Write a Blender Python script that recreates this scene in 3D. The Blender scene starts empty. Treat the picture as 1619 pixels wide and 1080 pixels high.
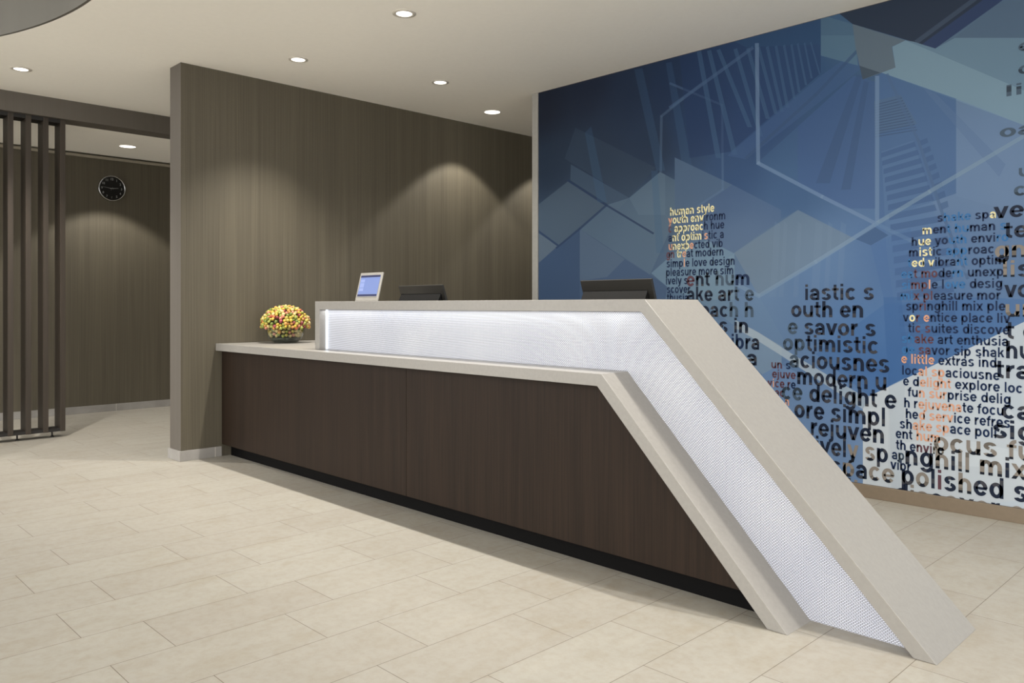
import bpy, bmesh, math, random
import numpy as np
from mathutils import Vector, Matrix

S = bpy.context.scene
COL = S.collection
R = math.radians

# ------------------------------------------------------------------ camera
EYE = 1.18
cam_data = bpy.data.cameras.new('camera')
cam_data.sensor_width = 36.0
cam_data.lens = 1262.0 / 1619.0 * 36.0
cam_data.shift_y = -57.0 / 1619.0
cam_data.clip_start = 0.05
cam = bpy.data.objects.new('camera', cam_data)
cam.location = (0, 0, EYE)
cam.rotation_euler = (R(90), 0, R(45.64))
COL.objects.link(cam)
S.camera = cam

# ------------------------------------------------------------------ world, exposure
S.view_settings.view_transform = 'Standard'
S.view_settings.look = 'None'
S.view_settings.gamma = 1.0
S.view_settings.use_curve_mapping = False
S.view_settings.exposure = 0.16

world = bpy.data.worlds.new('lobby_daylight')
S.world = world
world.use_nodes = True
bg = world.node_tree.nodes['Background']
bg.inputs[0].default_value = (1.0, 1.0, 0.985, 1)
bg.inputs[1].default_value = 2.85


def lamp(kind, loc, energy, rot=(0, 0, 0), color=(1.0, 0.965, 0.90), **kw):
    d = bpy.data.lights.new('lamp_or_fill', kind)
    d.energy = energy
    d.color = color
    for k, v in kw.items():
        setattr(d, k, v)
    o = bpy.data.objects.new('lamp_or_fill', d)
    o.location = loc
    o.rotation_euler = rot
    COL.objects.link(o)
    return o


# added soft fill for the lobby: two broad area lights out of view
lamp('AREA', (-2.2, -0.6, 2.95), 4, shape='RECTANGLE', size=2.4, size_y=1.2)
lamp('AREA', (1.6, 0.6, 2.95), 4, shape='RECTANGLE', size=1.6, size_y=2.4)


# ------------------------------------------------------------------ materials
def srgb(c):
    out = []
    for v in c[:3]:
        v = v / 255.0
        out.append(v / 12.92 if v <= 0.04045 else ((v + 0.055) / 1.055) ** 2.4)
    return tuple(out) + (1.0,)


def new_mat(name):
    m = bpy.data.materials.new(name)
    m.use_nodes = True
    nt = m.node_tree
    b = nt.nodes['Principled BSDF']
    return m, nt, b


def node(nt, kind, **kw):
    n = nt.nodes.new(kind)
    for k, v in kw.items():
        setattr(n, k, v)
    return n


def ramp(nt, stops):
    r = node(nt, 'ShaderNodeValToRGB')
    e = r.color_ramp.elements
    while len(e) < len(stops):
        e.new(0.5)
    for el, (p, c) in zip(e, stops):
        el.position = p
        el.color = c
    return r


def plain(name, rgb, rough=0.5, metal=0.0, noise=0.04, scale=30.0, spec=0.5):
    m, nt, b = new_mat(name)
    tc = node(nt, 'ShaderNodeTexCoord')
    nz = node(nt, 'ShaderNodeTexNoise')
    nz.inputs['Scale'].default_value = scale
    nz.inputs['Detail'].default_value = 4
    nt.links.new(tc.outputs['Object'], nz.inputs['Vector'])
    c = srgb(rgb)
    lo = tuple(max(0, x * (1 - noise)) for x in c[:3]) + (1,)
    hi = tuple(min(1, x * (1 + noise)) for x in c[:3]) + (1,)
    r = ramp(nt, [(0.3, lo), (0.7, hi)])
    nt.links.new(nz.outputs['Fac'], r.inputs['Fac'])
    nt.links.new(r.outputs['Color'], b.inputs['Base Color'])
    b.inputs['Roughness'].default_value = rough
    b.inputs['Metallic'].default_value = metal
    b.inputs['Specular IOR Level'].default_value = spec
    return m


def streaked(name, rgb_lo, rgb_hi, across=140.0, along=1.2, rough=0.6, bump=0.25, weave=0.0, spec=0.4):
    """vertical streaks: wallcovering or wood grain"""
    m, nt, b = new_mat(name)
    tc = node(nt, 'ShaderNodeTexCoord')
    mp = node(nt, 'ShaderNodeMapping')
    mp.inputs['Scale'].default_value = (across, across, along)
    nt.links.new(tc.outputs['Object'], mp.inputs['Vector'])
    n1 = node(nt, 'ShaderNodeTexNoise')
    n1.inputs['Scale'].default_value = 1.0
    n1.inputs['Detail'].default_value = 3
    nt.links.new(mp.outputs['Vector'], n1.inputs['Vector'])
    mp2 = node(nt, 'ShaderNodeMapping')
    mp2.inputs['Scale'].default_value = (across * 0.13, across * 0.13, along * 0.35)
    nt.links.new(tc.outputs['Object'], mp2.inputs['Vector'])
    n2 = node(nt, 'ShaderNodeTexNoise')
    n2.inputs['Scale'].default_value = 1.0
    n2.inputs['Detail'].default_value = 2
    nt.links.new(mp2.outputs['Vector'], n2.inputs['Vector'])
    mx = node(nt, 'ShaderNodeMath', operation='MULTIPLY_ADD')
    mx.inputs[1].default_value = 0.6
    nt.links.new(n1.outputs['Fac'], mx.inputs[0])
    m3 = node(nt, 'ShaderNodeMath', operation='MULTIPLY')
    m3.inputs[1].default_value = 0.4
    nt.links.new(n2.outputs['Fac'], m3.inputs[0])
    nt.links.new(m3.outputs[0], mx.inputs[2])
    r = ramp(nt, [(0.32, srgb(rgb_lo)), (0.68, srgb(rgb_hi))])
    nt.links.new(mx.outputs[0], r.inputs['Fac'])
    nt.links.new(r.outputs['Color'], b.inputs['Base Color'])
    height = mx
    if weave:
        mp3 = node(nt, 'ShaderNodeMapping')
        mp3.inputs['Scale'].default_value = (60, 60, 160)
        nt.links.new(tc.outputs['Object'], mp3.inputs['Vector'])
        n3 = node(nt, 'ShaderNodeTexNoise')
        n3.inputs['Scale'].default_value = 1.0
        nt.links.new(mp3.outputs['Vector'], n3.inputs['Vector'])
        height = node(nt, 'ShaderNodeMath', operation='MULTIPLY_ADD')
        height.inputs[1].default_value = weave
        nt.links.new(n3.outputs['Fac'], height.inputs[0])
        nt.links.new(mx.outputs[0], height.inputs[2])
    bp = node(nt, 'ShaderNodeBump')
    bp.inputs['Strength'].default_value = bump
    bp.inputs['Distance'].default_value = 0.004
    nt.links.new(height.outputs[0], bp.inputs['Height'])
    nt.links.new(bp.outputs['Normal'], b.inputs['Normal'])
    b.inputs['Roughness'].default_value = rough
    b.inputs['Specular IOR Level'].default_value = spec
    return m


def glowing(name, rgb, strength, base=(230, 230, 230)):
    m, nt, b = new_mat(name)
    b.inputs['Base Color'].default_value = srgb(base)
    b.inputs['Emission Color'].default_value = srgb(rgb)
    b.inputs['Emission Strength'].default_value = strength
    return m


def floor_material():
    m, nt, b = new_mat('travertine_floor_tile')
    tc = node(nt, 'ShaderNodeTexCoord')
    sp = node(nt, 'ShaderNodeSeparateXYZ')
    nt.links.new(tc.outputs['Object'], sp.inputs[0])
    ax = node(nt, 'ShaderNodeMath', operation='ADD'); ax.inputs[1].default_value = -1.10 + 0.625 * 40
    ay = node(nt, 'ShaderNodeMath', operation='ADD'); ay.inputs[1].default_value = 4.01 + 0.305 * 40
    nt.links.new(sp.outputs['Y'], ax.inputs[0])
    nt.links.new(sp.outputs['X'], ay.inputs[0])
    cb = node(nt, 'ShaderNodeCombineXYZ')
    nt.links.new(ax.outputs[0], cb.inputs[0]); nt.links.new(ay.outputs[0], cb.inputs[1])
    br = node(nt, 'ShaderNodeTexBrick', offset=0.34, offset_frequency=2, squash=1.0)
    br.inputs['Scale'].default_value = 1.0
    br.inputs['Brick Width'].default_value = 0.625
    br.inputs['Row Height'].default_value = 0.305
    br.inputs['Mortar Size'].default_value = 0.0011
    br.inputs['Mortar Smooth'].default_value = 0.1
    br.inputs['Bias'].default_value = 0.0
    br.inputs['Color1'].default_value = srgb((163, 159, 150))
    br.inputs['Color2'].default_value = srgb((159, 154, 145))
    br.inputs['Mortar'].default_value = srgb((92, 80, 66))
    nt.links.new(cb.outputs[0], br.inputs['Vector'])
    mp = node(nt, 'ShaderNodeMapping'); mp.inputs['Scale'].default_value = (3.2, 1.3, 1)
    nt.links.new(tc.outputs['Object'], mp.inputs['Vector'])
    nz = node(nt, 'ShaderNodeTexNoise')
    nz.inputs['Scale'].default_value = 3.0; nz.inputs['Detail'].default_value = 9
    nz.inputs['Roughness'].default_value = 0.62; nz.inputs['Distortion'].default_value = 0.25
    nt.links.new(mp.outputs['Vector'], nz.inputs['Vector'])
    r = ramp(nt, [(0.30, srgb((228, 219, 202))), (0.5, srgb((244, 242, 238))), (0.72, srgb((255, 253, 248)))])
    nt.links.new(nz.outputs['Fac'], r.inputs['Fac'])
    mul0 = node(nt, 'ShaderNodeMixRGB', blend_type='MULTIPLY'); mul0.inputs[0].default_value = 0.5
    nt.links.new(br.outputs['Color'], mul0.inputs[1]); nt.links.new(r.outputs['Color'], mul0.inputs[2])
    n2 = node(nt, 'ShaderNodeTexNoise'); n2.inputs['Scale'].default_value = 26; n2.inputs['Detail'].default_value = 6
    n2.inputs['Roughness'].default_value = 0.7
    nt.links.new(tc.outputs['Object'], n2.inputs['Vector'])
    r2 = ramp(nt, [(0.36, srgb((236, 230, 220))), (0.56, srgb((255, 255, 255)))])
    nt.links.new(n2.outputs['Fac'], r2.inputs['Fac'])
    mul = node(nt, 'ShaderNodeMixRGB', blend_type='MULTIPLY'); mul.inputs[0].default_value = 0.45
    nt.links.new(mul0.outputs[0], mul.inputs[1]); nt.links.new(r2.outputs['Color'], mul.inputs[2])
    nt.links.new(mul.outputs[0], b.inputs['Base Color'])
    b.inputs['Roughness'].default_value = 0.5
    b.inputs['Specular IOR Level'].default_value = 0.35
    bp = node(nt, 'ShaderNodeBump'); bp.inputs['Strength'].default_value = 0.25; bp.inputs['Distance'].default_value = 0.002
    inv = node(nt, 'ShaderNodeMath', operation='SUBTRACT'); inv.inputs[0].default_value = 1.0
    nt.links.new(br.outputs['Fac'], inv.inputs[1])
    nt.links.new(inv.outputs[0], bp.inputs['Height'])
    nt.links.new(bp.outputs['Normal'], b.inputs['Normal'])
    return m


def base_tile_material():
    """skirting: stone lengths with thin upright joints"""
    m, nt, b = new_mat('grey_stone_skirting')
    tc = node(nt, 'ShaderNodeTexCoord')
    sp = node(nt, 'ShaderNodeSeparateXYZ'); nt.links.new(tc.outputs['Object'], sp.inputs[0])
    ad = node(nt, 'ShaderNodeMath', operation='ADD'); nt.links.new(sp.outputs['X'], ad.inputs[0]); nt.links.new(sp.outputs['Y'], ad.inputs[1])
    a2 = node(nt, 'ShaderNodeMath', operation='ADD'); a2.inputs[1].default_value = 40.0 - 0.035; nt.links.new(ad.outputs[0], a2.inputs[0])
    dv = node(nt, 'ShaderNodeMath', operation='MODULO'); dv.inputs[1].default_value = 0.61; nt.links.new(a2.outputs[0], dv.inputs[0])
    lt = node(nt, 'ShaderNodeMath', operation='LESS_THAN'); lt.inputs[1].default_value = 0.004; nt.links.new(dv.outputs[0], lt.inputs[0])
    nz = node(nt, 'ShaderNodeTexNoise'); nz.inputs['Scale'].default_value = 9; nz.inputs['Detail'].default_value = 5
    nt.links.new(tc.outputs['Object'], nz.inputs['Vector'])
    r = ramp(nt, [(0.3, srgb((142, 138, 133))), (0.7, srgb((155, 151, 146)))])
    nt.links.new(nz.outputs['Fac'], r.inputs['Fac'])
    mx = node(nt, 'ShaderNodeMixRGB'); mx.inputs[2].default_value = srgb((205, 198, 188))
    nt.links.new(lt.outputs[0], mx.inputs[0]); nt.links.new(r.outputs['Color'], mx.inputs[1])
    nt.links.new(mx.outputs[0], b.inputs['Base Color'])
    b.inputs['Roughness'].default_value = 0.5
    return m


def woven_panel_material():
    """backlit woven metal mesh: bright weft, dark gaps"""
    m, nt, b = new_mat('backlit_woven_mesh')
    tc = node(nt, 'ShaderNodeTexCoord')
    sp = node(nt, 'ShaderNodeSeparateXYZ'); nt.links.new(tc.outputs['Object'], sp.inputs[0])
    cb = node(nt, 'ShaderNodeCombineXYZ')
    ax = node(nt, 'ShaderNodeMath', operation='ADD'); ax.inputs[1].default_value = 20.0
    nt.links.new(sp.outputs['X'], ax.inputs[0])
    nt.links.new(ax.outputs[0], cb.inputs[0]); nt.links.new(sp.outputs['Z'], cb.inputs[1])
    br = node(nt, 'ShaderNodeTexBrick', offset=0.5, offset_frequency=2)
    br.inputs['Scale'].default_value = 1.0
    br.inputs['Brick Width'].default_value = 0.0125
    br.inputs['Row Height'].default_value = 0.0058
    br.inputs['Mortar Size'].default_value = 0.00105
    br.inputs['Mortar Smooth'].default_value = 0.3
    br.inputs['Color1'].default_value = (0.96, 0.96, 1.0, 1)
    br.inputs['Color2'].default_value = (0.88, 0.89, 0.95, 1)
    br.inputs['Mortar'].default_value = (0.10, 0.10, 0.10, 1)
    nt.links.new(cb.outputs[0], br.inputs['Vector'])
    nz = node(nt, 'ShaderNodeTexNoise'); nz.inputs['Scale'].default_value = 2.2; nz.inputs['Detail'].default_value = 1
    nt.links.new(tc.outputs['Object'], nz.inputs['Vector'])
    r = ramp(nt, [(0.35, (0.8, 0.82, 0.88, 1)), (0.65, (1, 1, 1, 1))])
    nt.links.new(nz.outputs['Fac'], r.inputs['Fac'])
    mul = node(nt, 'ShaderNodeMixRGB', blend_type='MULTIPLY'); mul.inputs[0].default_value = 1.0
    nt.links.new(br.outputs['Color'], mul.inputs[1]); nt.links.new(r.outputs['Color'], mul.inputs[2])
    nt.links.new(mul.outputs[0], b.inputs['Emission Color'])
    b.inputs['Emission Strength'].default_value = 0.56
    bc = node(nt, 'ShaderNodeMixRGB', blend_type='MULTIPLY'); bc.inputs[0].default_value = 1.0
    bc.inputs[2].default_value = (0.35, 0.35, 0.36, 1)
    nt.links.new(br.outputs['Color'], bc.inputs[1])
    nt.links.new(bc.outputs[0], b.inputs['Base Color'])
    b.inputs['Roughness'].default_value = 0.4
    return m


def printed_material(name, gain):
    m, nt, b = new_mat(name)
    at = node(nt, 'ShaderNodeAttribute', attribute_name='print')
    mul = node(nt, 'ShaderNodeMixRGB', blend_type='MULTIPLY'); mul.inputs[0].default_value = 1.0
    mul.inputs[2].default_value = tuple(gain) + (1,)
    nt.links.new(at.outputs['Color'], mul.inputs[1])
    nt.links.new(mul.outputs[0], b.inputs['Base Color'])
    b.inputs['Roughness'].default_value = 0.45
    b.inputs['Specular IOR Level'].default_value = 0.12
    return m


M_floor = floor_material()
M_ceiling = plain('white_ceiling_paint', (250, 246, 237), 0.9, noise=0.01, spec=0.1)
M_wallcover = streaked('brown_grey_wallcovering', (78, 72, 60), (97, 90, 75), 120, 1.0, 0.55, 0.35, weave=0.8)
M_wallend = streaked('grey_wall_end', (92, 86, 78), (98, 92, 85), 200, 1.0, 0.6, 0.1)
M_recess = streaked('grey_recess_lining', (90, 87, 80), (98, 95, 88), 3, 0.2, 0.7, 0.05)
M_skirting = base_tile_material()
M_crown = plain('pale_crown_moulding', (150, 142, 126), 0.7)
M_slat = streaked('dark_brown_timber', (50, 43, 36), (66, 57, 48), 160, 2.0, 0.5, 0.1)
M_slatrail = plain('black_rail', (26, 23, 20), 0.6)
M_wood = streaked('dark_wenge_panel', (33, 25, 19), (46, 35, 27), 130, 2.2, 0.5, 0.12, spec=0.15)
M_kick = plain('black_toe_kick', (9, 8, 8), 0.6, spec=0.1)
M_stone = plain('pale_quartz', (146, 142, 136), 0.36, noise=0.04, scale=60)
M_mesh = woven_panel_material()
M_led = glowing('led_strip_glow', (225, 240, 255), 1.5)
M_lens = glowing('downlight_lens_glow', (255, 248, 236), 2.6)
M_trimring = plain('satin_trim_ring', (206, 199, 188), 0.4)
M_chrome = plain('brushed_chrome', (190, 190, 190), 0.22, 1.0)
M_black = plain('black_plastic', (44, 42, 38), 0.42)
M_wedge = plain('matt_black_plastic', (16, 15, 14), 0.6, spec=0.2)
M_blackmat = plain('black_clock_dial', (9, 9, 9), 0.35)
M_dial = plain('pale_grey_numerals', (150, 150, 150), 0.5)
M_display = plain('dark_display_glass', (10, 11, 13), 0.12)
M_silver = plain('silver_bezel', (160, 156, 149), 0.35, 0.2)
M_screen = glowing('lit_tablet_screen', (140, 164, 226), 0.75, (40, 40, 60))
M_screendark = glowing('lit_tablet_bar', (40, 52, 110), 0.45, (20, 20, 40))
M_screenpale = glowing('lit_tablet_shape', (160, 180, 236), 0.8, (60, 60, 80))
M_edge = plain('pale_aluminium_edge', (168, 166, 160), 0.4, 0.3)


# ------------------------------------------------------------------ mesh helpers
def bm_box(bm, x0, x1, y0, y1, z0, z1):
    vs = [bm.verts.new(p) for p in ((x0, y0, z0), (x1, y0, z0), (x1, y1, z0), (x0, y1, z0),
                                    (x0, y0, z1), (x1, y0, z1), (x1, y1, z1), (x0, y1, z1))]
    for f in ((3, 2, 1, 0), (4, 5, 6, 7), (0, 1, 5, 4), (1, 2, 6, 5), (2, 3, 7, 6), (3, 0, 4, 7)):
        bm.faces.new([vs[i] for i in f])
    return vs


def bm_prism(bm, pts, axis, a, b):
    """extrude a polygon: axis 'y' takes (x, z) points, axis 'x' takes (y, z), axis 'z' takes (x, y)"""
    def at(p, t):
        return {'y': (p[0], t, p[1]), 'x': (t, p[0], p[1]), 'z': (p[0], p[1], t)}[axis]
    v0 = [bm.verts.new(at(p, a)) for p in pts]
    v1 = [bm.verts.new(at(p, b)) for p in pts]
    n = len(pts)
    fs = [bm.faces.new(v0), bm.faces.new(v1[::-1])]
    for i in range(n):
        j = (i + 1) % n
        fs.append(bm.faces.new((v0[j], v0[i], v1[i], v1[j])))
    return fs


def bm_lathe(bm, prof, seg=48, centre=(0, 0, 0)):
    rings = []
    for r, z in prof:
        if r < 1e-6:
            rings.append([bm.verts.new((centre[0], centre[1], centre[2] + z))])
        else:
            rings.append([bm.verts.new((centre[0] + r * math.cos(2 * math.pi * k / seg), centre[1] + r * math.sin(2 * math.pi * k / seg), centre[2] + z)) for k in range(seg)])
    for A, B in zip(rings, rings[1:]):
        for k in range(seg):
            j = (k + 1) % seg
            if len(A) == 1 and len(B) == 1:
                continue
            if len(A) == 1:
                bm.faces.new((A[0], B[k], B[j]))
            elif len(B) == 1:
                bm.faces.new((A[k], B[0], A[j]))
            else:
                bm.faces.new((A[k], B[k], B[j], A[j]))


def build(name, bm, mats, parent=None, bevel=0.0, smooth=False, fix=True):
    if fix:
        bmesh.ops.recalc_face_normals(bm, faces=bm.faces)
    me = bpy.data.meshes.new(name)
    bm.to_mesh(me)
    bm.free()
    for m in (mats if isinstance(mats, (list, tuple)) else [mats]):
        me.materials.append(m)
    if smooth:
        for p in me.polygons:
            p.use_smooth = True
    o = bpy.data.objects.new(name, me)
    COL.objects.link(o)
    if parent:
        o.parent = parent
    if bevel:
        md = o.modifiers.new('edge', 'BEVEL')
        md.width = bevel
        md.segments = 2
        md.limit_method = 'ANGLE'
    return o


def boxes(name, lst, mats, parent=None, bevel=0.0):
    bm = bmesh.new()
    for b in lst:
        bm_box(bm, *b)
    return build(name, bm, mats, parent, bevel)


def thing(name, label, cat, loc=(0, 0, 0), rz=0.0, group=None):
    o = bpy.data.objects.new(name, None)
    o.empty_display_size = 0.1
    o.location = loc
    o.rotation_euler = (0, 0, rz)
    COL.objects.link(o)
    return tag(o, label, cat, group)


def tag(o, label, cat, group=None):
    o['label'] = label
    o['category'] = cat
    if group:
        o['group'] = group
    return o


def structure(o):
    o['kind'] = 'structure'
    return o


def copy_tree(src, parent=None):
    c = src.copy()
    COL.objects.link(c)
    if parent:
        c.parent = parent
    for ch in list(src.children):
        copy_tree(ch, c)
    return c


# ------------------------------------------------------------------ the room
CEIL = 3.02
LOW = 2.848           # corridor ceiling and underside of the beam
XD = -6.068           # face of the dark wall
YB = 4.99             # face of the mural wall
XC = -9.51            # corridor wall

structure(boxes('floor', [(-11.0, 8.0, -8.0, 9.0, -0.1, 0.0)], M_floor))

# ceiling with the round recess
CX0, CX1, CY0, CY1 = -7.9, 2.6, -1.4, 8.2
cx, cy, cr = -5.094, -1.903, 3.459
a0 = math.asin((CY0 - cy) / cr)
a1 = math.acos((CX0 + 0.03 - cx) / cr)
arc_pts = [(cx + cr * math.cos(a0 + (a1 - a0) * k / 96), cy + cr * math.sin(a0 + (a1 - a0) * k / 96)) for k in range(97)]
outline = [(CX1, CY0), (CX1, CY1), (CX0, CY1), (CX0, arc_pts[-1][1])] + arc_pts[::-1]
bm = bmesh.new()
cv = [bm.verts.new((x, y, CEIL)) for x, y in outline]
es = [bm.edges.new((cv[i], cv[(i + 1) % len(cv)])) for i in range(len(cv))]
bmesh.ops.triangle_fill(bm, edges=es, use_beauty=True)
for f in bm.faces:
    if f.normal.z > 0:
        f.normal_flip()
ext = bmesh.ops.extrude_face_region(bm, geom=list(bm.faces))
bmesh.ops.translate(bm, verts=[g for g in ext['geom'] if isinstance(g, bmesh.types.BMVert)], vec=(0, 0, 0.06))
structure(build('ceiling', bm, M_ceiling))
# upright lining of the round recess and the raised ceiling inside it
bm = bmesh.new()
hole_pts = arc_pts
arc_pts = [(cx + (p[0] - cx) * (cr - 0.02) / cr, cy + (p[1] - cy) * (cr - 0.02) / cr) for p in hole_pts]
outer_pts = [(cx + (p[0] - cx) * (cr - 0.003) / cr, cy + (p[1] - cy) * (cr - 0.003) / cr) for p in hole_pts]
for (p, q, r_, s_) in zip(arc_pts, arc_pts[1:], outer_pts[1:], outer_pts):
    bm_prism(bm, [p, q, r_, s_], 'z', CEIL + 0.0005, CEIL + 0.9)
bmesh.ops.remove_doubles(bm, verts=bm.verts, dist=1e-4)
structure(build('ceiling_recess_wall', bm, M_recess))
bm = bmesh.new()
bm_prism(bm, outer_pts + [(CX0, outer_pts[-1][1]), (CX0, CY0)], 'z', CEIL + 0.901, CEIL + 0.95)
structure(build('ceiling_recess_top', bm, M_ceiling))

# dark textured wall ending in a free pier, skirting wrapped around its end
o = boxes('wall_left', [(XD - 0.205, XD, 2.43, 8.0, 0, CEIL)], [M_wallcover, M_wallend])
for p in o.data.polygons:
    if p.normal.y < -0.9:
        p.material_index = 1
structure(o)
structure(boxes('baseboard_left', [(XD - 0.218, XD + 0.013, 2.416, 2.43, 0, 0.078), (XD, XD + 0.013, 2.43, 2.745, 0, 0.078), (XD - 0.218, XD - 0.205, 2.43, 8.0, 0, 0.078)], M_skirting, bevel=0.002))

# mural wall, free at its left end, and the wall closing the office behind it
structure(boxes('wall_back', [(-4.787, 4.2, YB, YB + 0.16, 0, CEIL)], M_wallend))
structure(boxes('baseboard_back', [(-4.787, 4.2, YB - 0.013, YB, 0, 0.08)], plain('tan_stone_skirting', (126, 112, 95), 0.55), bevel=0.002))
structure(boxes('wall_office', [(-8.2, 4.2, 8.0, 8.16, 0, CEIL)], M_wallcover))

# beam, lower corridor, its wall, skirting and crown
structure(boxes('trim_1', [(-8.13, -7.9, -1.6, 8.0, LOW, CEIL)], M_wallend))
structure(boxes('ceiling_corridor', [(-9.6, -8.13, -1.6, 8.0, LOW, LOW + 0.06)], M_ceiling))
structure(boxes('wall_corridor', [(XC - 0.12, XC, -1.6, 8.0, 0, LOW)], M_wallcover))
structure(boxes('baseboard_corridor', [(XC, XC + 0.013, -1.6, 8.0, 0, 0.078)], M_skirting, bevel=0.002))
structure(boxes('trim_2', [(XC, XC + 0.03, -1.6, 8.0, 2.80, 2.828)], M_crown, bevel=0.002))


# ------------------------------------------------------------------ wall mural
MURAL_TONES = [(-4.71, 2.881, (29, 35, 50)), (-4.215, 2.947, (30, 38, 56)), (-3.768, 2.811, (32, 44, 66)), (-4.082, 2.414, (38, 50, 70)), (-4.636, 2.382, (40, 52, 70)), (-3.475, 2.803, (33, 48, 76)), (-3.59, 2.394, (36, 50, 72)), (-3.201, 2.567, (38, 58, 90)), (-2.703, 2.396, (48, 72, 110)), (-2.305, 2.658, (52, 78, 112)), (-2.102, 2.853, (66, 92, 122)), (-2.477, 1.943, (62, 88, 124)), (-2.895, 2.03, (52, 76, 112)), (-1.521, 2.569, (84, 104, 126)), (-1.205, 2.742, (80, 98, 120)), (-1.521, 1.916, (100, 122, 154)), (-1.205, 1.88, (106, 126, 156)), (-2.264, 1.435, (92, 118, 154)), (-2.062, 0.956, (82, 114, 158)), (-1.909, 0.768, (70, 104, 154)), (-2.798, 1.541, (88, 108, 134)), (-1.328, 1.402, (92, 116, 150)), (-1.521, 1.046, (74, 106, 150)), (-4.636, 1.52, (62, 80, 106)), (-4.421, 1.881, (62, 78, 98)), (-3.768, 1.489, (74, 92, 118)), (-3.475, 1.809, (74, 92, 112)), (-3.148, 1.421, (98, 120, 142)), (-2.703, 1.193, (100, 124, 156)), (-2.182, 0.552, (104, 130, 168)), (-2.264, 0.221, (108, 132, 168)), (-1.763, 1.492, (78, 106, 148)), (-2.566, 0.855, (98, 122, 156)), (-1.872, 0.35, (184, 191, 200)), (-1.205, 0.432, (188, 195, 203))]
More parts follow.
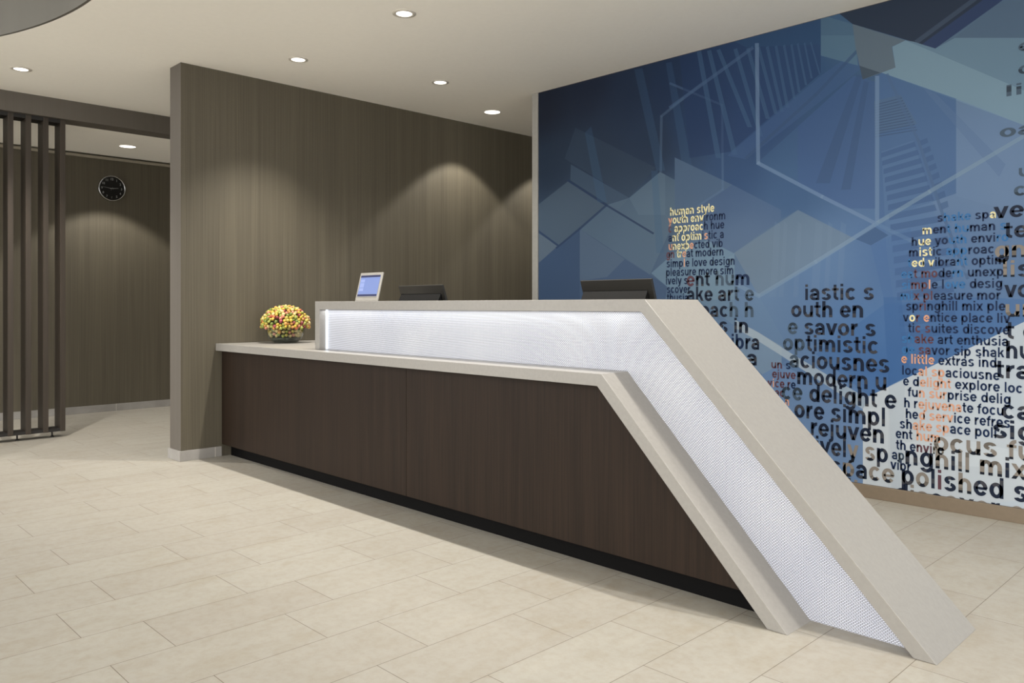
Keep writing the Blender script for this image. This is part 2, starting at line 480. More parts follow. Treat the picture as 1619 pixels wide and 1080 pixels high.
MURAL_SHAPES = [
    ([(-4.47, 2.409), (-4.351, 2.649), (-3.549, 2.221), (-3.798, 2.016)], (52, 66, 84), 0.55),
    ([(-4.4, 2.352), (-3.798, 2.016), (-3.922, 1.918), (-4.018, 1.992), (-4.407, 2.222)], (66, 82, 102), 0.75),
    ([(-3.798, 2.016), (-3.509, 2.183), (-3.374, 2.106), (-3.374, 1.821), (-3.601, 1.415), (-4.303, 1.809), (-4.018, 1.981)], (92, 110, 128), 0.6),
    ([(-3.798, 2.016), (-3.509, 2.183), (-3.463, 2.158), (-3.463, 1.856), (-3.708, 1.876)], (100, 118, 136), 0.3),
    ([(-4.789, 2.045), (-4.435, 2.214), (-4.043, 1.979), (-4.534, 1.692), (-4.789, 1.843)], (78, 92, 108), 0.75),
    ([(-4.789, 1.815), (-4.549, 1.682), (-4.789, 1.536)], (94, 106, 120), 0.8),
    ([(-4.789, 1.536), (-4.303, 1.809), (-4.303, 1.216), (-4.789, 1.218)], (58, 76, 104), 0.85),
    ([(-4.303, 1.809), (-3.841, 1.541), (-4.018, 1.407), (-4.303, 1.383)], (84, 100, 122), 0.8),
    ([(-3.841, 1.541), (-3.446, 1.326), (-3.463, 1.213), (-4.303, 1.216), (-4.303, 1.383), (-4.018, 1.407)], (68, 86, 114), 0.8),
    ([(-3.59, 1.425), (-3.379, 1.573), (-3.101, 1.646), (-2.887, 1.541), (-2.887, 1.22), (-3.18, 1.221), (-3.43, 1.307)], (116, 139, 156), 0.6),
    ([(-2.887, 1.541), (-2.887, 1.039), (-3.18, 1.221), (-3.18, 1.376)], (118, 140, 156), 0.35),
    ([(-4.434, 2.235), (-4.007, 1.98), (-4.018, 1.967), (-4.447, 2.222)], (40, 56, 84), 0.8),
    ([(-4.018, 1.986), (-3.563, 1.729), (-3.572, 1.717), (-4.028, 1.973)], (40, 56, 84), 0.8),
    ([(-4.02, 1.969), (-4.301, 1.8), (-4.314, 1.813), (-4.033, 1.981)], (42, 58, 86), 0.75),
    ([(-4.292, 1.806), (-4.562, 1.657), (-4.575, 1.671), (-4.305, 1.819)], (42, 58, 86), 0.75),
    ([(-4.788, 1.841), (-4.537, 1.69), (-4.55, 1.678), (-4.802, 1.829)], (46, 62, 90), 0.8),
    ([(-3.137, 2.77), (-3.496, 2.588), (-3.51, 2.605), (-3.15, 2.787)], (74, 92, 116), 0.6),
    ([(-3.486, 2.603), (-3.492, 2.18), (-3.515, 2.183), (-3.509, 2.607)], (74, 92, 116), 0.6),
    ([(-3.75, 3.004), (-3.672, 2.997), (-3.463, 2.187), (-3.543, 2.196)], (62, 92, 124), 0.28),
    ([(-3.458, 2.989), (-3.407, 2.988), (-3.222, 2.158), (-3.308, 2.168)], (62, 92, 124), 0.28),
    ([(-4.248, 2.592), (-4.181, 2.633), (-4.018, 2.002), (-4.115, 2.011)], (62, 92, 124), 0.28),
    ([(-3.59, 2.202), (-3.532, 2.195), (-3.475, 1.573), (-3.543, 1.576)], (62, 92, 124), 0.28),
    ([(-3.379, 2.275), (-2.905, 2.022), (-2.984, 1.982), (-3.379, 1.793)], (72, 94, 114), 0.7),
    ([(-3.379, 2.275), (-2.905, 2.022), (-2.543, 1.815), (-2.543, 1.756), (-2.89, 1.545), (-3.335, 1.752), (-3.379, 1.802)], (84, 102, 132), 0.55),
    ([(-3.42, 2.84), (-2.976, 2.596), (-2.983, 2.583), (-3.428, 2.826)], (88, 110, 140), 0.45),
    ([(-2.975, 2.595), (-2.97, 1.989), (-2.988, 1.991), (-2.993, 2.598)], (88, 110, 140), 0.45),
    ([(-2.97, 1.99), (-3.174, 1.892), (-3.184, 1.906), (-2.979, 2.004)], (88, 110, 140), 0.45),
    ([(-3.335, 3.018), (-2.272, 3.015), (-2.272, 2.667), (-2.919, 2.254), (-3.254, 2.254)], (36, 54, 90), 0.5),
    ([(-2.944, 3.055), (-2.272, 3.04), (-2.272, 2.853), (-2.798, 2.955)], (48, 74, 106), 0.6),
    ([(-3.19, 3.013), (-3.154, 3.014), (-2.992, 2.219), (-3.035, 2.225)], (68, 96, 126), 0.5),
    ([(-3.106, 3), (-3.073, 3.001), (-2.865, 2.224), (-2.905, 2.23)], (68, 96, 126), 0.5),
    ([(-3.029, 2.988), (-2.999, 2.99), (-2.753, 2.399), (-2.788, 2.405)], (68, 96, 126), 0.5),
    ([(-2.895, 2.962), (-2.867, 2.965), (-2.671, 2.322), (-2.703, 2.327)], (68, 96, 126), 0.5),
    ([(-2.798, 2.945), (-2.773, 2.948), (-2.622, 2.434), (-2.652, 2.439)], (68, 96, 126), 0.5),
    ([(-2.717, 2.932), (-2.695, 2.935), (-2.566, 2.458), (-2.593, 2.463)], (68, 96, 126), 0.5),
    ([(-2.652, 2.922), (-2.632, 2.926), (-2.523, 2.463), (-2.548, 2.468)], (68, 96, 126), 0.5),
    ([(-2.588, 2.912), (-2.57, 2.916), (-2.486, 2.486), (-2.508, 2.49)], (68, 96, 126), 0.5),
    ([(-2.53, 2.904), (-2.514, 2.908), (-2.44, 2.536), (-2.459, 2.54)], (68, 96, 126), 0.5),
    ([(-2.477, 2.896), (-2.463, 2.901), (-2.407, 2.571), (-2.425, 2.575)], (68, 96, 126), 0.5),
    ([(-2.433, 2.891), (-2.421, 2.897), (-2.362, 2.608), (-2.377, 2.611)], (68, 96, 126), 0.5),
    ([(-2.386, 2.885), (-2.376, 2.891), (-2.326, 2.646), (-2.339, 2.648)], (68, 96, 126), 0.5),
    ([(-2.343, 2.88), (-2.335, 2.886), (-2.274, 2.663), (-2.284, 2.665)], (68, 96, 126), 0.5),
    ([(-3.433, 2.66), (-2.751, 2.952), (-2.738, 2.931), (-3.417, 2.638)], (76, 98, 130), 0.55),
    ([(-2.944, 2.23), (-2.272, 2.651), (-2.023, 2.772), (-2.023, 2.639), (-2.272, 2.489), (-2.798, 2.185)], (66, 90, 130), 0.5),
    ([(-2.717, 2.148), (-2.425, 2.351), (-2.425, 1.979), (-2.566, 2.053)], (66, 94, 130), 0.5),
    ([(-2.425, 2.351), (-2.062, 2.608), (-1.924, 2.541), (-1.924, 1.77), (-2.141, 1.789), (-2.425, 1.979)], (66, 90, 134), 0.55),
    ([(-2.272, 3.04), (-2.07, 2.932), (-2.047, 2.777), (-2.035, 2.665), (-2.272, 2.78)], (88, 114, 134), 0.75),
    ([(-2.272, 3.04), (-2.07, 2.932), (-2.055, 2.857), (-2.272, 2.91)], (70, 94, 120), 0.5),
    ([(-2.028, 2.755), (-2.302, 2.523), (-2.317, 2.54), (-2.042, 2.771)], (56, 78, 110), 0.6),
    ([(-2.294, 2.53), (-2.795, 2.181), (-2.811, 2.199), (-2.308, 2.548)], (56, 78, 110), 0.6),
    ([(-2.043, 2.611), (-2.008, 2.596), (-2.214, 1.956), (-2.305, 1.966)], (58, 80, 114), 0.55),
    ([(-2, 2.564), (-1.97, 2.55), (-2.082, 1.902), (-2.141, 1.908)], (60, 82, 116), 0.55),
    ([(-2.162, 3.027), (-1.932, 3.082), (-1.196, 2.884), (-1.592, 2.669), (-1.756, 2.759), (-2.07, 2.932)], (42, 50, 66), 0.9),
    ([(-1.664, 2.711), (-1.294, 2.911), (-1.196, 2.884), (-1.592, 2.669)], (50, 64, 98), 0.8),
    ([(-1.705, 2.742), (-1.376, 2.92), (-1.363, 2.897), (-1.691, 2.717)], (72, 84, 104), 0.6),
    ([(-1.592, 2.669), (-1.488, 2.706), (-1.087, 2.61), (-0, 2.349), (-0, 1.556), (-1.087, 2.299), (-1.756, 2.755), (-1.71, 2.737)], (106, 130, 148), 0.75),
    ([(-1.488, 2.706), (-1.211, 2.881), (-1.087, 2.914), (-0, 2.93), (-0, 2.349)], (80, 98, 120), 0.75),
    ([(-1.832, 2.735), (-1.756, 2.755), (-1.087, 2.299), (-0, 1.553), (-0, 1.396), (-1.087, 2.116), (-1.894, 2.592), (-1.813, 2.606)], (120, 144, 160), 0.85),
    ([(-1.894, 2.592), (-1.482, 2.358), (-1.482, 1.818), (-1.872, 1.708), (-1.924, 1.712), (-1.924, 2.572)], (74, 100, 140), 0.8),
    ([(-1.482, 2.358), (-1.087, 2.116), (-1.087, 1.647), (-1.482, 1.803)], (104, 126, 158), 0.6),
    ([(-1.657, 2.45), (-1.589, 2.408), (-1.235, 1.953), (-1.266, 1.887)], (88, 110, 144), 0.45),
    ([(-2.07, 2.932), (-1.756, 2.755), (-1.835, 2.736), (-1.813, 2.606), (-1.894, 2.592), (-2.008, 2.573), (-2.027, 2.663), (-2.051, 2.782)], (94, 106, 118), 0.92),
    ([(-2.027, 2.663), (-1.902, 2.594), (-2.008, 2.573)], (64, 76, 90), 0.9),
    ([(-1.939, 2.428), (-1.784, 2.437), (-1.692, 2.249), (-1.932, 2.226)], (82, 102, 128), 0.5),
    ([(-1.934, 2.406), (-1.776, 2.42), (-1.775, 2.414), (-1.933, 2.4)], (62, 80, 108), 0.7),
    ([(-1.934, 2.39), (-1.769, 2.403), (-1.768, 2.397), (-1.933, 2.384)], (62, 80, 108), 0.7),
    ([(-1.934, 2.374), (-1.762, 2.386), (-1.761, 2.38), (-1.933, 2.368)], (62, 80, 108), 0.7),
    ([(-1.934, 2.357), (-1.755, 2.369), (-1.754, 2.363), (-1.933, 2.352)], (62, 80, 108), 0.7),
    ([(-1.934, 2.341), (-1.748, 2.352), (-1.746, 2.346), (-1.933, 2.335)], (62, 80, 108), 0.7),
    ([(-1.934, 2.325), (-1.74, 2.335), (-1.739, 2.329), (-1.933, 2.319)], (62, 80, 108), 0.7),
    ([(-1.934, 2.309), (-1.733, 2.318), (-1.732, 2.312), (-1.933, 2.303)], (62, 80, 108), 0.7),
    ([(-1.934, 2.293), (-1.726, 2.301), (-1.725, 2.295), (-1.933, 2.287)], (62, 80, 108), 0.7),
    ([(-1.934, 2.277), (-1.719, 2.284), (-1.718, 2.278), (-1.933, 2.271)], (62, 80, 108), 0.7),
    ([(-1.934, 2.26), (-1.712, 2.267), (-1.711, 2.261), (-1.933, 2.254)], (62, 80, 108), 0.7),
    ([(-1.934, 2.244), (-1.705, 2.25), (-1.704, 2.244), (-1.933, 2.238)], (62, 80, 108), 0.7),
    ([(-1.934, 2.228), (-1.698, 2.233), (-1.697, 2.228), (-1.933, 2.222)], (62, 80, 108), 0.7),
    ([(-1.934, 2.212), (-1.691, 2.216), (-1.69, 2.211), (-1.933, 2.206)], (62, 80, 108), 0.7),
    ([(-1.894, 2.113), (-1.713, 2.155), (-1.606, 1.786), (-1.555, 1.41), (-1.521, 1.046), (-1.799, 1.04), (-1.865, 1.497)], (88, 114, 150), 0.5),
    ([(-1.896, 2.105), (-1.706, 2.146), (-1.696, 2.117), (-1.896, 2.076)], (64, 88, 128), 0.62),
    ([(-1.678, 2.146), (-1.636, 2.158), (-1.63, 2.13), (-1.668, 2.117)], (64, 88, 126), 0.55),
    ([(-1.89, 2.056), (-1.69, 2.096), (-1.679, 2.066), (-1.89, 2.027)], (64, 88, 128), 0.62),
    ([(-1.662, 2.096), (-1.621, 2.109), (-1.614, 2.079), (-1.652, 2.066)], (64, 88, 126), 0.55),
    ([(-1.883, 2.006), (-1.674, 2.045), (-1.663, 2.014), (-1.883, 1.975)], (64, 88, 128), 0.62),
    ([(-1.646, 2.045), (-1.605, 2.058), (-1.598, 2.027), (-1.636, 2.014)], (64, 88, 126), 0.55),
    ([(-1.876, 1.954), (-1.658, 1.992), (-1.647, 1.96), (-1.876, 1.922)], (64, 88, 128), 0.62),
    ([(-1.63, 1.992), (-1.589, 2.006), (-1.582, 1.974), (-1.62, 1.96)], (64, 88, 126), 0.55),
    ([(-1.87, 1.9), (-1.642, 1.938), (-1.632, 1.905), (-1.87, 1.867)], (64, 88, 128), 0.62),
    ([(-1.614, 1.938), (-1.574, 1.952), (-1.567, 1.92), (-1.604, 1.906)], (64, 88, 126), 0.55),
    ([(-1.863, 1.845), (-1.626, 1.882), (-1.616, 1.848), (-1.863, 1.811)], (64, 88, 128), 0.62),
    ([(-1.599, 1.883), (-1.558, 1.897), (-1.551, 1.863), (-1.589, 1.849)], (64, 88, 126), 0.55),
    ([(-1.856, 1.787), (-1.61, 1.825), (-1.6, 1.79), (-1.856, 1.752)], (64, 88, 128), 0.62),
    ([(-1.583, 1.826), (-1.543, 1.84), (-1.536, 1.806), (-1.573, 1.791)], (64, 88, 126), 0.55),
    ([(-1.85, 1.728), (-1.595, 1.766), (-1.584, 1.73), (-1.85, 1.692)], (64, 88, 128), 0.62),
    ([(-1.568, 1.767), (-1.527, 1.781), (-1.521, 1.746), (-1.557, 1.731)], (64, 88, 126), 0.55),
    ([(-1.843, 1.667), (-1.541, 1.702), (-1.531, 1.665), (-1.843, 1.629)], (64, 88, 128), 0.62),
    ([(-1.836, 1.604), (-1.535, 1.64), (-1.525, 1.603), (-1.836, 1.565)], (64, 88, 128), 0.62),
    ([(-1.83, 1.539), (-1.528, 1.577), (-1.518, 1.538), (-1.83, 1.498)], (64, 88, 128), 0.62),
    ([(-1.823, 1.471), (-1.521, 1.512), (-1.511, 1.471), (-1.823, 1.43)], (64, 88, 128), 0.62),
    ([(-1.817, 1.402), (-1.515, 1.444), (-1.505, 1.403), (-1.817, 1.359)], (64, 88, 128), 0.62),
    ([(-1.81, 1.33), (-1.508, 1.374), (-1.498, 1.332), (-1.81, 1.286)], (64, 88, 128), 0.62),
    ([(-1.804, 1.256), (-1.501, 1.302), (-1.492, 1.258), (-1.804, 1.21)], (64, 88, 128), 0.62),
    ([(-1.797, 1.179), (-1.495, 1.228), (-1.485, 1.183), (-1.797, 1.132)], (64, 88, 128), 0.62),
    ([(-1.791, 1.1), (-1.488, 1.151), (-1.478, 1.105), (-1.791, 1.051)], (64, 88, 128), 0.62),
    ([(-1.784, 1.018), (-1.482, 1.072), (-1.472, 1.024), (-1.784, 0.968)], (64, 88, 128), 0.62),
    ([(-1.855, 2.582), (-1.675, 2.148), (-1.691, 2.143), (-1.872, 2.577)], (76, 98, 132), 0.7),
    ([(-1.678, 2.158), (-1.542, 1.698), (-1.558, 1.693), (-1.695, 2.155)], (76, 98, 132), 0.7),
    ([(-1.545, 1.709), (-1.414, 1.332), (-1.429, 1.325), (-1.561, 1.704)], (76, 98, 132), 0.7),
    ([(-1.908, 2.576), (-1.908, 1.676), (-1.933, 1.678), (-1.933, 2.581)], (108, 130, 160), 0.75),
    ([(-2.425, 1.805), (-2.051, 1.592), (-2.703, 1.244), (-2.89, 1.545)], (112, 126, 140), 0.6),
    ([(-2.543, 1.756), (-2.425, 1.805), (-2.89, 1.545)], (98, 116, 136), 0.2),
    ([(-2.051, 1.592), (-1.939, 1.663), (-1.854, 1.603), (-1.958, 1.548)], (64, 88, 124), 0.75),
    ([(-1.958, 1.548), (-1.727, 1.64), (-1.727, 0.892), (-1.872, 0.885), (-1.883, 1.23)], (72, 102, 148), 0.35),
    ([(-2.703, 2.962), (-2.694, 2.138), (-2.722, 2.141), (-2.732, 2.968)], (112, 133, 162), 0.65),
    ([(-2.709, 2.162), (-2.251, 1.882), (-2.263, 1.862), (-2.722, 2.141)], (112, 133, 162), 0.65),
    ([(-2.265, 1.89), (-1.921, 1.688), (-1.931, 1.668), (-2.276, 1.87)], (112, 133, 162), 0.65),
    ([(-1.912, 1.67), (-2.305, 1.445), (-2.319, 1.468), (-1.925, 1.692)], (122, 143, 166), 0.6),
    ([(-2.291, 1.453), (-2.703, 1.228), (-2.719, 1.252), (-2.305, 1.476)], (122, 143, 166), 0.6),
    ([(-2.702, 1.228), (-2.881, 1.316), (-2.866, 1.341), (-2.688, 1.253)], (122, 143, 166), 0.6),
    ([(-1.933, 1.689), (-1.623, 1.857), (-1.611, 1.835), (-1.921, 1.666)], (124, 144, 162), 0.6),
    ([(-1.634, 1.851), (-1.087, 2.139), (-1.078, 2.119), (-1.623, 1.829)], (124, 144, 162), 0.6),
    ([(-1.097, 2.134), (0, 2.708), (0.006, 2.691), (-1.087, 2.114)], (124, 144, 162), 0.6),
    ([(-1.933, 1.695), (-1.717, 1.572), (-1.726, 1.552), (-1.943, 1.675)], (96, 122, 156), 0.5),
    ([(-1.728, 1.579), (-1.413, 1.375), (-1.423, 1.357), (-1.738, 1.56)], (96, 122, 156), 0.5),
    ([(-2.588, 1.743), (-2.548, 1.719), (-2.575, 1.235), (-2.625, 1.235)], (120, 138, 160), 0.14),
    ([(-2.425, 1.73), (-2.399, 1.708), (-2.425, 1.234), (-2.459, 1.234)], (120, 138, 160), 0.14),
    ([(-2.305, 1.721), (-2.259, 1.698), (-2.284, 1.233), (-2.339, 1.233)], (120, 138, 160), 0.14),
    ([(-2.141, 1.709), (-2.11, 1.687), (-2.133, 1.232), (-2.174, 1.232)], (120, 138, 160), 0.14),
    ([(-2.521, 1.738), (-2.499, 1.715), (-2.526, 1.235), (-2.557, 1.235)], (120, 138, 160), 0.14),
    ([(-2.222, 1.715), (-2.198, 1.693), (-2.222, 1.232), (-2.255, 1.233)], (120, 138, 160), 0.14),
    ([(-2.89, 1.237), (-2.703, 1.244), (-2.566, 1.024), (-2.464, 0.851), (-2.89, 1.083)], (106, 130, 158), 0.35),
    ([(-2.895, 1.039), (-2.75, 1.02), (-2.539, 0.911), (-2.539, 0.785), (-2.68, 0.713), (-2.895, 0.907)], (128, 146, 164), 0.6),
    ([(-2.68, 0.713), (-2.539, 0.793), (-2.477, 0.834), (-2.006, 0.544), (-2.006, -0.174), (-2.141, -0.2), (-2.68, 0.336)], (104, 129, 166), 0.9),
    ([(-2.539, 0.831), (-2.477, 0.809), (-2.347, 0.734), (-2.264, 0.678), (-2.539, 0.785)], (84, 110, 146), 0.6),
    ([(-2.305, 0.867), (-1.872, 1.191), (-1.359, 1.226), (-1.087, 1.21), (-1.087, 1.123), (-1.966, 0.625)], (68, 102, 150), 0.5),
    ([(-1.883, 1.23), (-1.781, 1.229), (-1.727, 0.765), (-1.854, 0.692)], (62, 96, 144), 0.5),
    ([(-0, 1.745), (-1.087, 1.126), (-1.966, 0.625), (-2.006, 0.544), (-2.006, -0.174), (-1.087, -0.094), (-0, -0.028)], (186, 191, 198), 1),
    ([(-1.854, 0.692), (-1.756, 0.751), (-1.792, -0.018), (-1.835, -0.026)], (172, 180, 190), 0.5),
    ([(-2.006, 0.544), (-1.857, 0.581), (-1.857, -0.087), (-2.006, -0.096)], (194, 199, 205), 0.5),
    ([(-1.087, 1.126), (-1.328, 0.99), (-1.235, 0.636), (-1.087, 0.446)], (172, 180, 190), 0.5),
    ([(-1.087, 0.142), (-1.589, 0.018), (-1.328, -0.075), (-1.087, -0.061)], (178, 188, 200), 0.5),
    ([(-1.756, 0.364), (-1.521, 0.429), (-1.087, 0.379), (-1.087, 0.294), (-1.727, 0.255)], (202, 206, 211), 0.4),
    ([(-2.88, 1.079), (-2.703, 0.995), (-2.464, 0.86), (-2.006, 0.622), (-1.962, 0.626), (-2.006, 0.54), (-2.557, 0.856), (-2.703, 0.935), (-2.88, 1.022)], (164, 174, 184), 0.8),
]
MURAL_LINES = [
    ('human style', [(11, 1)], -3.418, 1.846, -3.047, 0.044),
    ('youth environm', [(1, 2), (8, 1), (5, 0)], -3.431, 1.785, -2.958, 0.044),
    ('c approach hue', [(2, 3), (7, 1), (5, 0)], -3.433, 1.722, -2.968, 0.044),
    ('ant optimistic a', [(1, 0), (8, 1), (1, 0), (1, 2), (5, 0)], -3.433, 1.654, -2.97, 0.044),
    ('unexpected vib', [(1, 2), (4, 1), (1, 2), (8, 0)], -3.431, 1.591, -2.979, 0.044),
    ('gn treat modern', [(3, 3), (2, 1), (1, 2), (9, 0)], -3.452, 1.532, -2.973, 0.044),
    ('simple love design', [(4, 0), (1, 2), (13, 0)], -3.449, 1.463, -2.885, 0.044),
    ('pleasure more sim', [(17, 0)], -3.454, 1.398, -2.896, 0.044),
    ('ively s', [(7, 0)], -3.456, 1.336, -3.268, 0.044),
    ('scover', [(6, 0)], -3.447, 1.272, -3.246, 0.043),
    ('thusia', [(6, 0)], -3.445, 1.209, -3.26, 0.044),
    ('ent hum', [(1, 3), (2, 5), (3, 7), (1, 0)], -3.273, 1.32, -2.773, 0.075),
    ('ake art e', [(6, 5), (1, 7), (1, 5), (1, 7)], -3.27, 1.212, -2.743, 0.076),
    ('oach h', [(3, 5), (3, 7)], -3.155, 1.1, -2.742, 0.076),
    ('s in', [(4, 5)], -3.004, 0.99, -2.783, 0.076),
    ('ibra', [(2, 0), (2, 5)], -2.909, 0.88, -2.699, 0.075),
    ('a', [(1, 5)], -2.788, 0.772, -2.717, 0.076),
    ('iastic s', [(8, 5)], -2.376, 1.215, -1.941, 0.074),
    ('outh en', [(7, 5)], -2.468, 1.105, -2.004, 0.075),
    ('e savor s', [(1, 7), (8, 5)], -2.492, 0.992, -1.93, 0.075),
    ('optimistic', [(2, 7), (8, 5)], -2.526, 0.885, -1.913, 0.077),
    ('aciousnes', [(1, 7), (8, 5)], -2.48, 0.774, -1.85, 0.08),
    ('modern u', [(8, 5)], -2.429, 0.666, -1.866, 0.08),
    ('ce delight e', [(2, 7), (10, 5)], -2.534, 0.56, -1.811, 0.082),
    ('ore simpl', [(9, 5)], -2.446, 0.448, -1.872, 0.083),
    ('rejuven', [(7, 5)], -2.336, 0.343, -1.88, 0.083),
    ('ively sp', [(4, 5), (1, 6), (1, 0), (1, 6), (1, 5)], -2.305, 0.23, -1.857, 0.083),
    ('space', [(1, 5), (1, 6), (1, 5), (2, 6)], -2.206, 0.112, -1.824, 0.084),
    ('ites', [(1, 5), (1, 6), (2, 5)], -2.102, -0.011, -1.865, 0.084),
    ('un s', [(2, 3), (2, 0)], -2.611, 0.76, -2.477, 0.04),
    ('ejuve', [(5, 3)], -2.604, 0.697, -2.442, 0.041),
    ('vice re', [(1, 3), (1, 2), (4, 3), (1, 0)], -2.636, 0.633, -2.442, 0.042),
    ('ac', [(2, 3)], -2.584, 0.573, -2.521, 0.042),
    ('n', [(1, 2)], -2.512, 0.518, -2.486, 0.042),
    ('shake spa', [(1, 0), (4, 4), (3, 0), (1, 1)], -1.58, 1.663, -1.281, 0.036),
    ('ment human s', [(1, 1), (2, 0), (4, 4), (4, 0), (1, 4)], -1.661, 1.596, -1.232, 0.037),
    ('hue youth enviro', [(1, 0), (3, 1), (2, 0), (3, 4), (5, 0), (2, 4)], -1.721, 1.532, -1.222, 0.037),
    ('mistic approac', [(1, 0), (3, 1), (3, 0), (3, 4), (4, 0)], -1.736, 1.469, -1.29, 0.038),
    ('ted vibrant optim', [(1, 4), (4, 1), (4, 0), (2, 4), (6, 0)], -1.741, 1.407, -1.237, 0.038),
    ('eat modern unexp', [(2, 4), (1, 3), (1, 2), (2, 3), (2, 0), (2, 4), (6, 0)], -1.778, 1.342, -1.245, 0.039),
    ('simple love desig', [(2, 4), (2, 3), (1, 2), (3, 0), (3, 4), (6, 0)], -1.776, 1.277, -1.251, 0.039),
    ('mix pleasure mor', [(2, 4), (4, 3), (10, 0)], -1.783, 1.212, -1.26, 0.039),
    ('springhill mix ple', [(2, 0), (2, 3), (14, 0)], -1.752, 1.151, -1.237, 0.04),
    ('vor entice place liv', [(1, 0), (1, 1), (2, 3), (1, 2), (15, 0)], -1.768, 1.085, -1.214, 0.039),
    ('tic suites discove', [(2, 0), (3, 3), (13, 0)], -1.739, 1.021, -1.218, 0.04),
    ('shake art enthusia', [(2, 4), (3, 3), (13, 0)], -1.776, 0.958, -1.222, 0.04),
    ('ge savor sip shak', [(3, 4), (2, 3), (12, 0)], -1.776, 0.895, -1.243, 0.04),
    ('e little extras ind', [(9, 2), (10, 0)], -1.778, 0.837, -1.279, 0.041),
    ('local spaciousne', [(3, 0), (5, 2), (8, 0)], -1.775, 0.768, -1.264, 0.041),
    ('e delight explore loc', [(3, 0), (6, 2), (12, 0)], -1.768, 0.705, -1.155, 0.041),
    ('fun surprise delig', [(2, 0), (5, 2), (11, 0)], -1.741, 0.641, -1.211, 0.041),
    ('h rejuvenate focu', [(3, 0), (7, 2), (7, 0)], -1.763, 0.575, -1.245, 0.042),
    ('hed service refres', [(2, 0), (6, 2), (10, 0)], -1.754, 0.511, -1.214, 0.042),
    ('shake space poli', [(2, 0), (6, 2), (8, 0)], -1.787, 0.448, -1.279, 0.043),
    ('ent hum', [(3, 0), (4, 2)], -1.81, 0.387, -1.566, 0.043),
    ('th enviro', [(4, 0), (3, 3), (2, 6)], -1.808, 0.319, -1.547, 0.043),
    ('ap', [(1, 0), (1, 7)], -1.832, 0.258, -1.763, 0.043),
    ('vibr', [(4, 0)], -1.839, 0.197, -1.727, 0.044),
    ('ve', [(2, 5)], -1.286, 1.66, -1.152, 0.064),
    ('tea', [(3, 5)], -1.237, 1.549, -1.058, 0.064),
    ('gn', [(2, 6)], -1.286, 1.442, -1.14, 0.066),
    ('lis', [(2, 6), (1, 5)], -1.248, 1.336, -1.116, 0.066),
    ('vo', [(2, 5)], -1.235, 1.225, -1.122, 0.067),
    ('un', [(2, 6)], -1.235, 1.119, -1.087, 0.068),
    ('t o', [(3, 5)], -1.229, 0.998, -1.087, 0.07),
    ('hum', [(3, 5)], -1.232, 0.891, -1.016, 0.07),
    ('tran', [(4, 5)], -1.278, 0.782, -1.044, 0.072),
    ('ca', [(2, 5)], -1.251, 0.562, -1.116, 0.073),
    ('sign', [(4, 5)], -1.294, 0.451, -1.016, 0.075),
    ('ocus fun', [(8, 6)], -1.596, 0.342, -1.016, 0.078),
    ('nghill mix', [(2, 5), (1, 6), (1, 5), (4, 6), (1, 5), (1, 6)], -1.756, 0.238, -1.14, 0.082),
    ('polished s', [(1, 5), (1, 6), (1, 5), (1, 3), (1, 5), (1, 6), (4, 5)], -1.777, 0.118, -1.134, 0.083),
    ('discover enj', [(1, 5), (2, 6), (1, 5), (1, 6), (1, 5), (1, 6), (2, 5), (2, 6), (1, 5)], -1.813, 0.005, -1.03, 0.085),
    ('li', [(2, 7)], -1.232, 2.323, -1.157, 0.045),
    ('oa', [(2, 7)], -1.26, 2.102, -1.105, 0.048),
    ('c', [(1, 7)], -1.193, 1.775, -1.14, 0.052),
    ('u', [(1, 7)], -1.172, 1.876, -1.116, 0.048),
    ('e', [(1, 7)], -1.172, 2.555, -1.116, 0.044),
    ('o', [(1, 7)], -1.172, 2.431, -1.116, 0.045),
]

LIN = lambda c: np.array(srgb(c)[:3])
tone_p = np.array([(a, b) for a, b, c in MURAL_TONES])
tone_c = np.array([LIN(c) ** (1 / 2.2) for a, b, c in MURAL_TONES])


def tone(x, z):
    """ink tone of the printed ground, spread between the sampled swatches"""
    d2 = (tone_p[:, 0] - x) ** 2 + (tone_p[:, 1] - z) ** 2 + 0.006
    w = d2 ** -1.6
    return ((tone_c * w[:, None]).sum(0) / w.sum()) ** 2.2


def split(cell, p, q):
    """split a convex polygon by the line p-q: (left, right)"""
    ex, ez = q[0] - p[0], q[1] - p[1]
    s = [ex * (v[1] - p[1]) - ez * (v[0] - p[0]) for v in cell]
    if min(s) >= -1e-9:
        return cell, None
    if max(s) <= 1e-9:
        return None, cell
    A, B = [], []
    n = len(cell)
    for i in range(n):
        j = (i + 1) % n
        if s[i] >= 0: A.append(cell[i])
        if s[i] <= 0: B.append(cell[i])
        if s[i] * s[j] < 0:
            t = s[i] / (s[i] - s[j])
            w = (cell[i][0] + t * (cell[j][0] - cell[i][0]), cell[i][1] + t * (cell[j][1] - cell[i][1]))
            A.append(w); B.append(w)
    return (A if len(A) > 2 else None), (B if len(B) > 2 else None)


def area(p):
    return 0.5 * sum(p[i][0] * p[(i + 1) % len(p)][1] - p[(i + 1) % len(p)][0] * p[i][1] for i in range(len(p)))


def triangles(p):
    """ear clipping for the drawn shapes (some are concave)"""
    p = list(p)
    if area(p) < 0:
        p.reverse()
    out = []
    guard = 0
    while len(p) > 3 and guard < 200:
        guard += 1
        for i in range(len(p)):
            a, b, c = p[i - 1], p[i], p[(i + 1) % len(p)]
            if area([a, b, c]) <= 1e-9:
                continue
            if any(area([a, b, q]) > 0 and area([b, c, q]) > 0 and area([c, a, q]) > 0 for q in p if q not in (a, b, c)):
                continue
            out.append([a, b, c])
            del p[i]
            break
    if len(p) == 3:
        out.append(p)
    return out


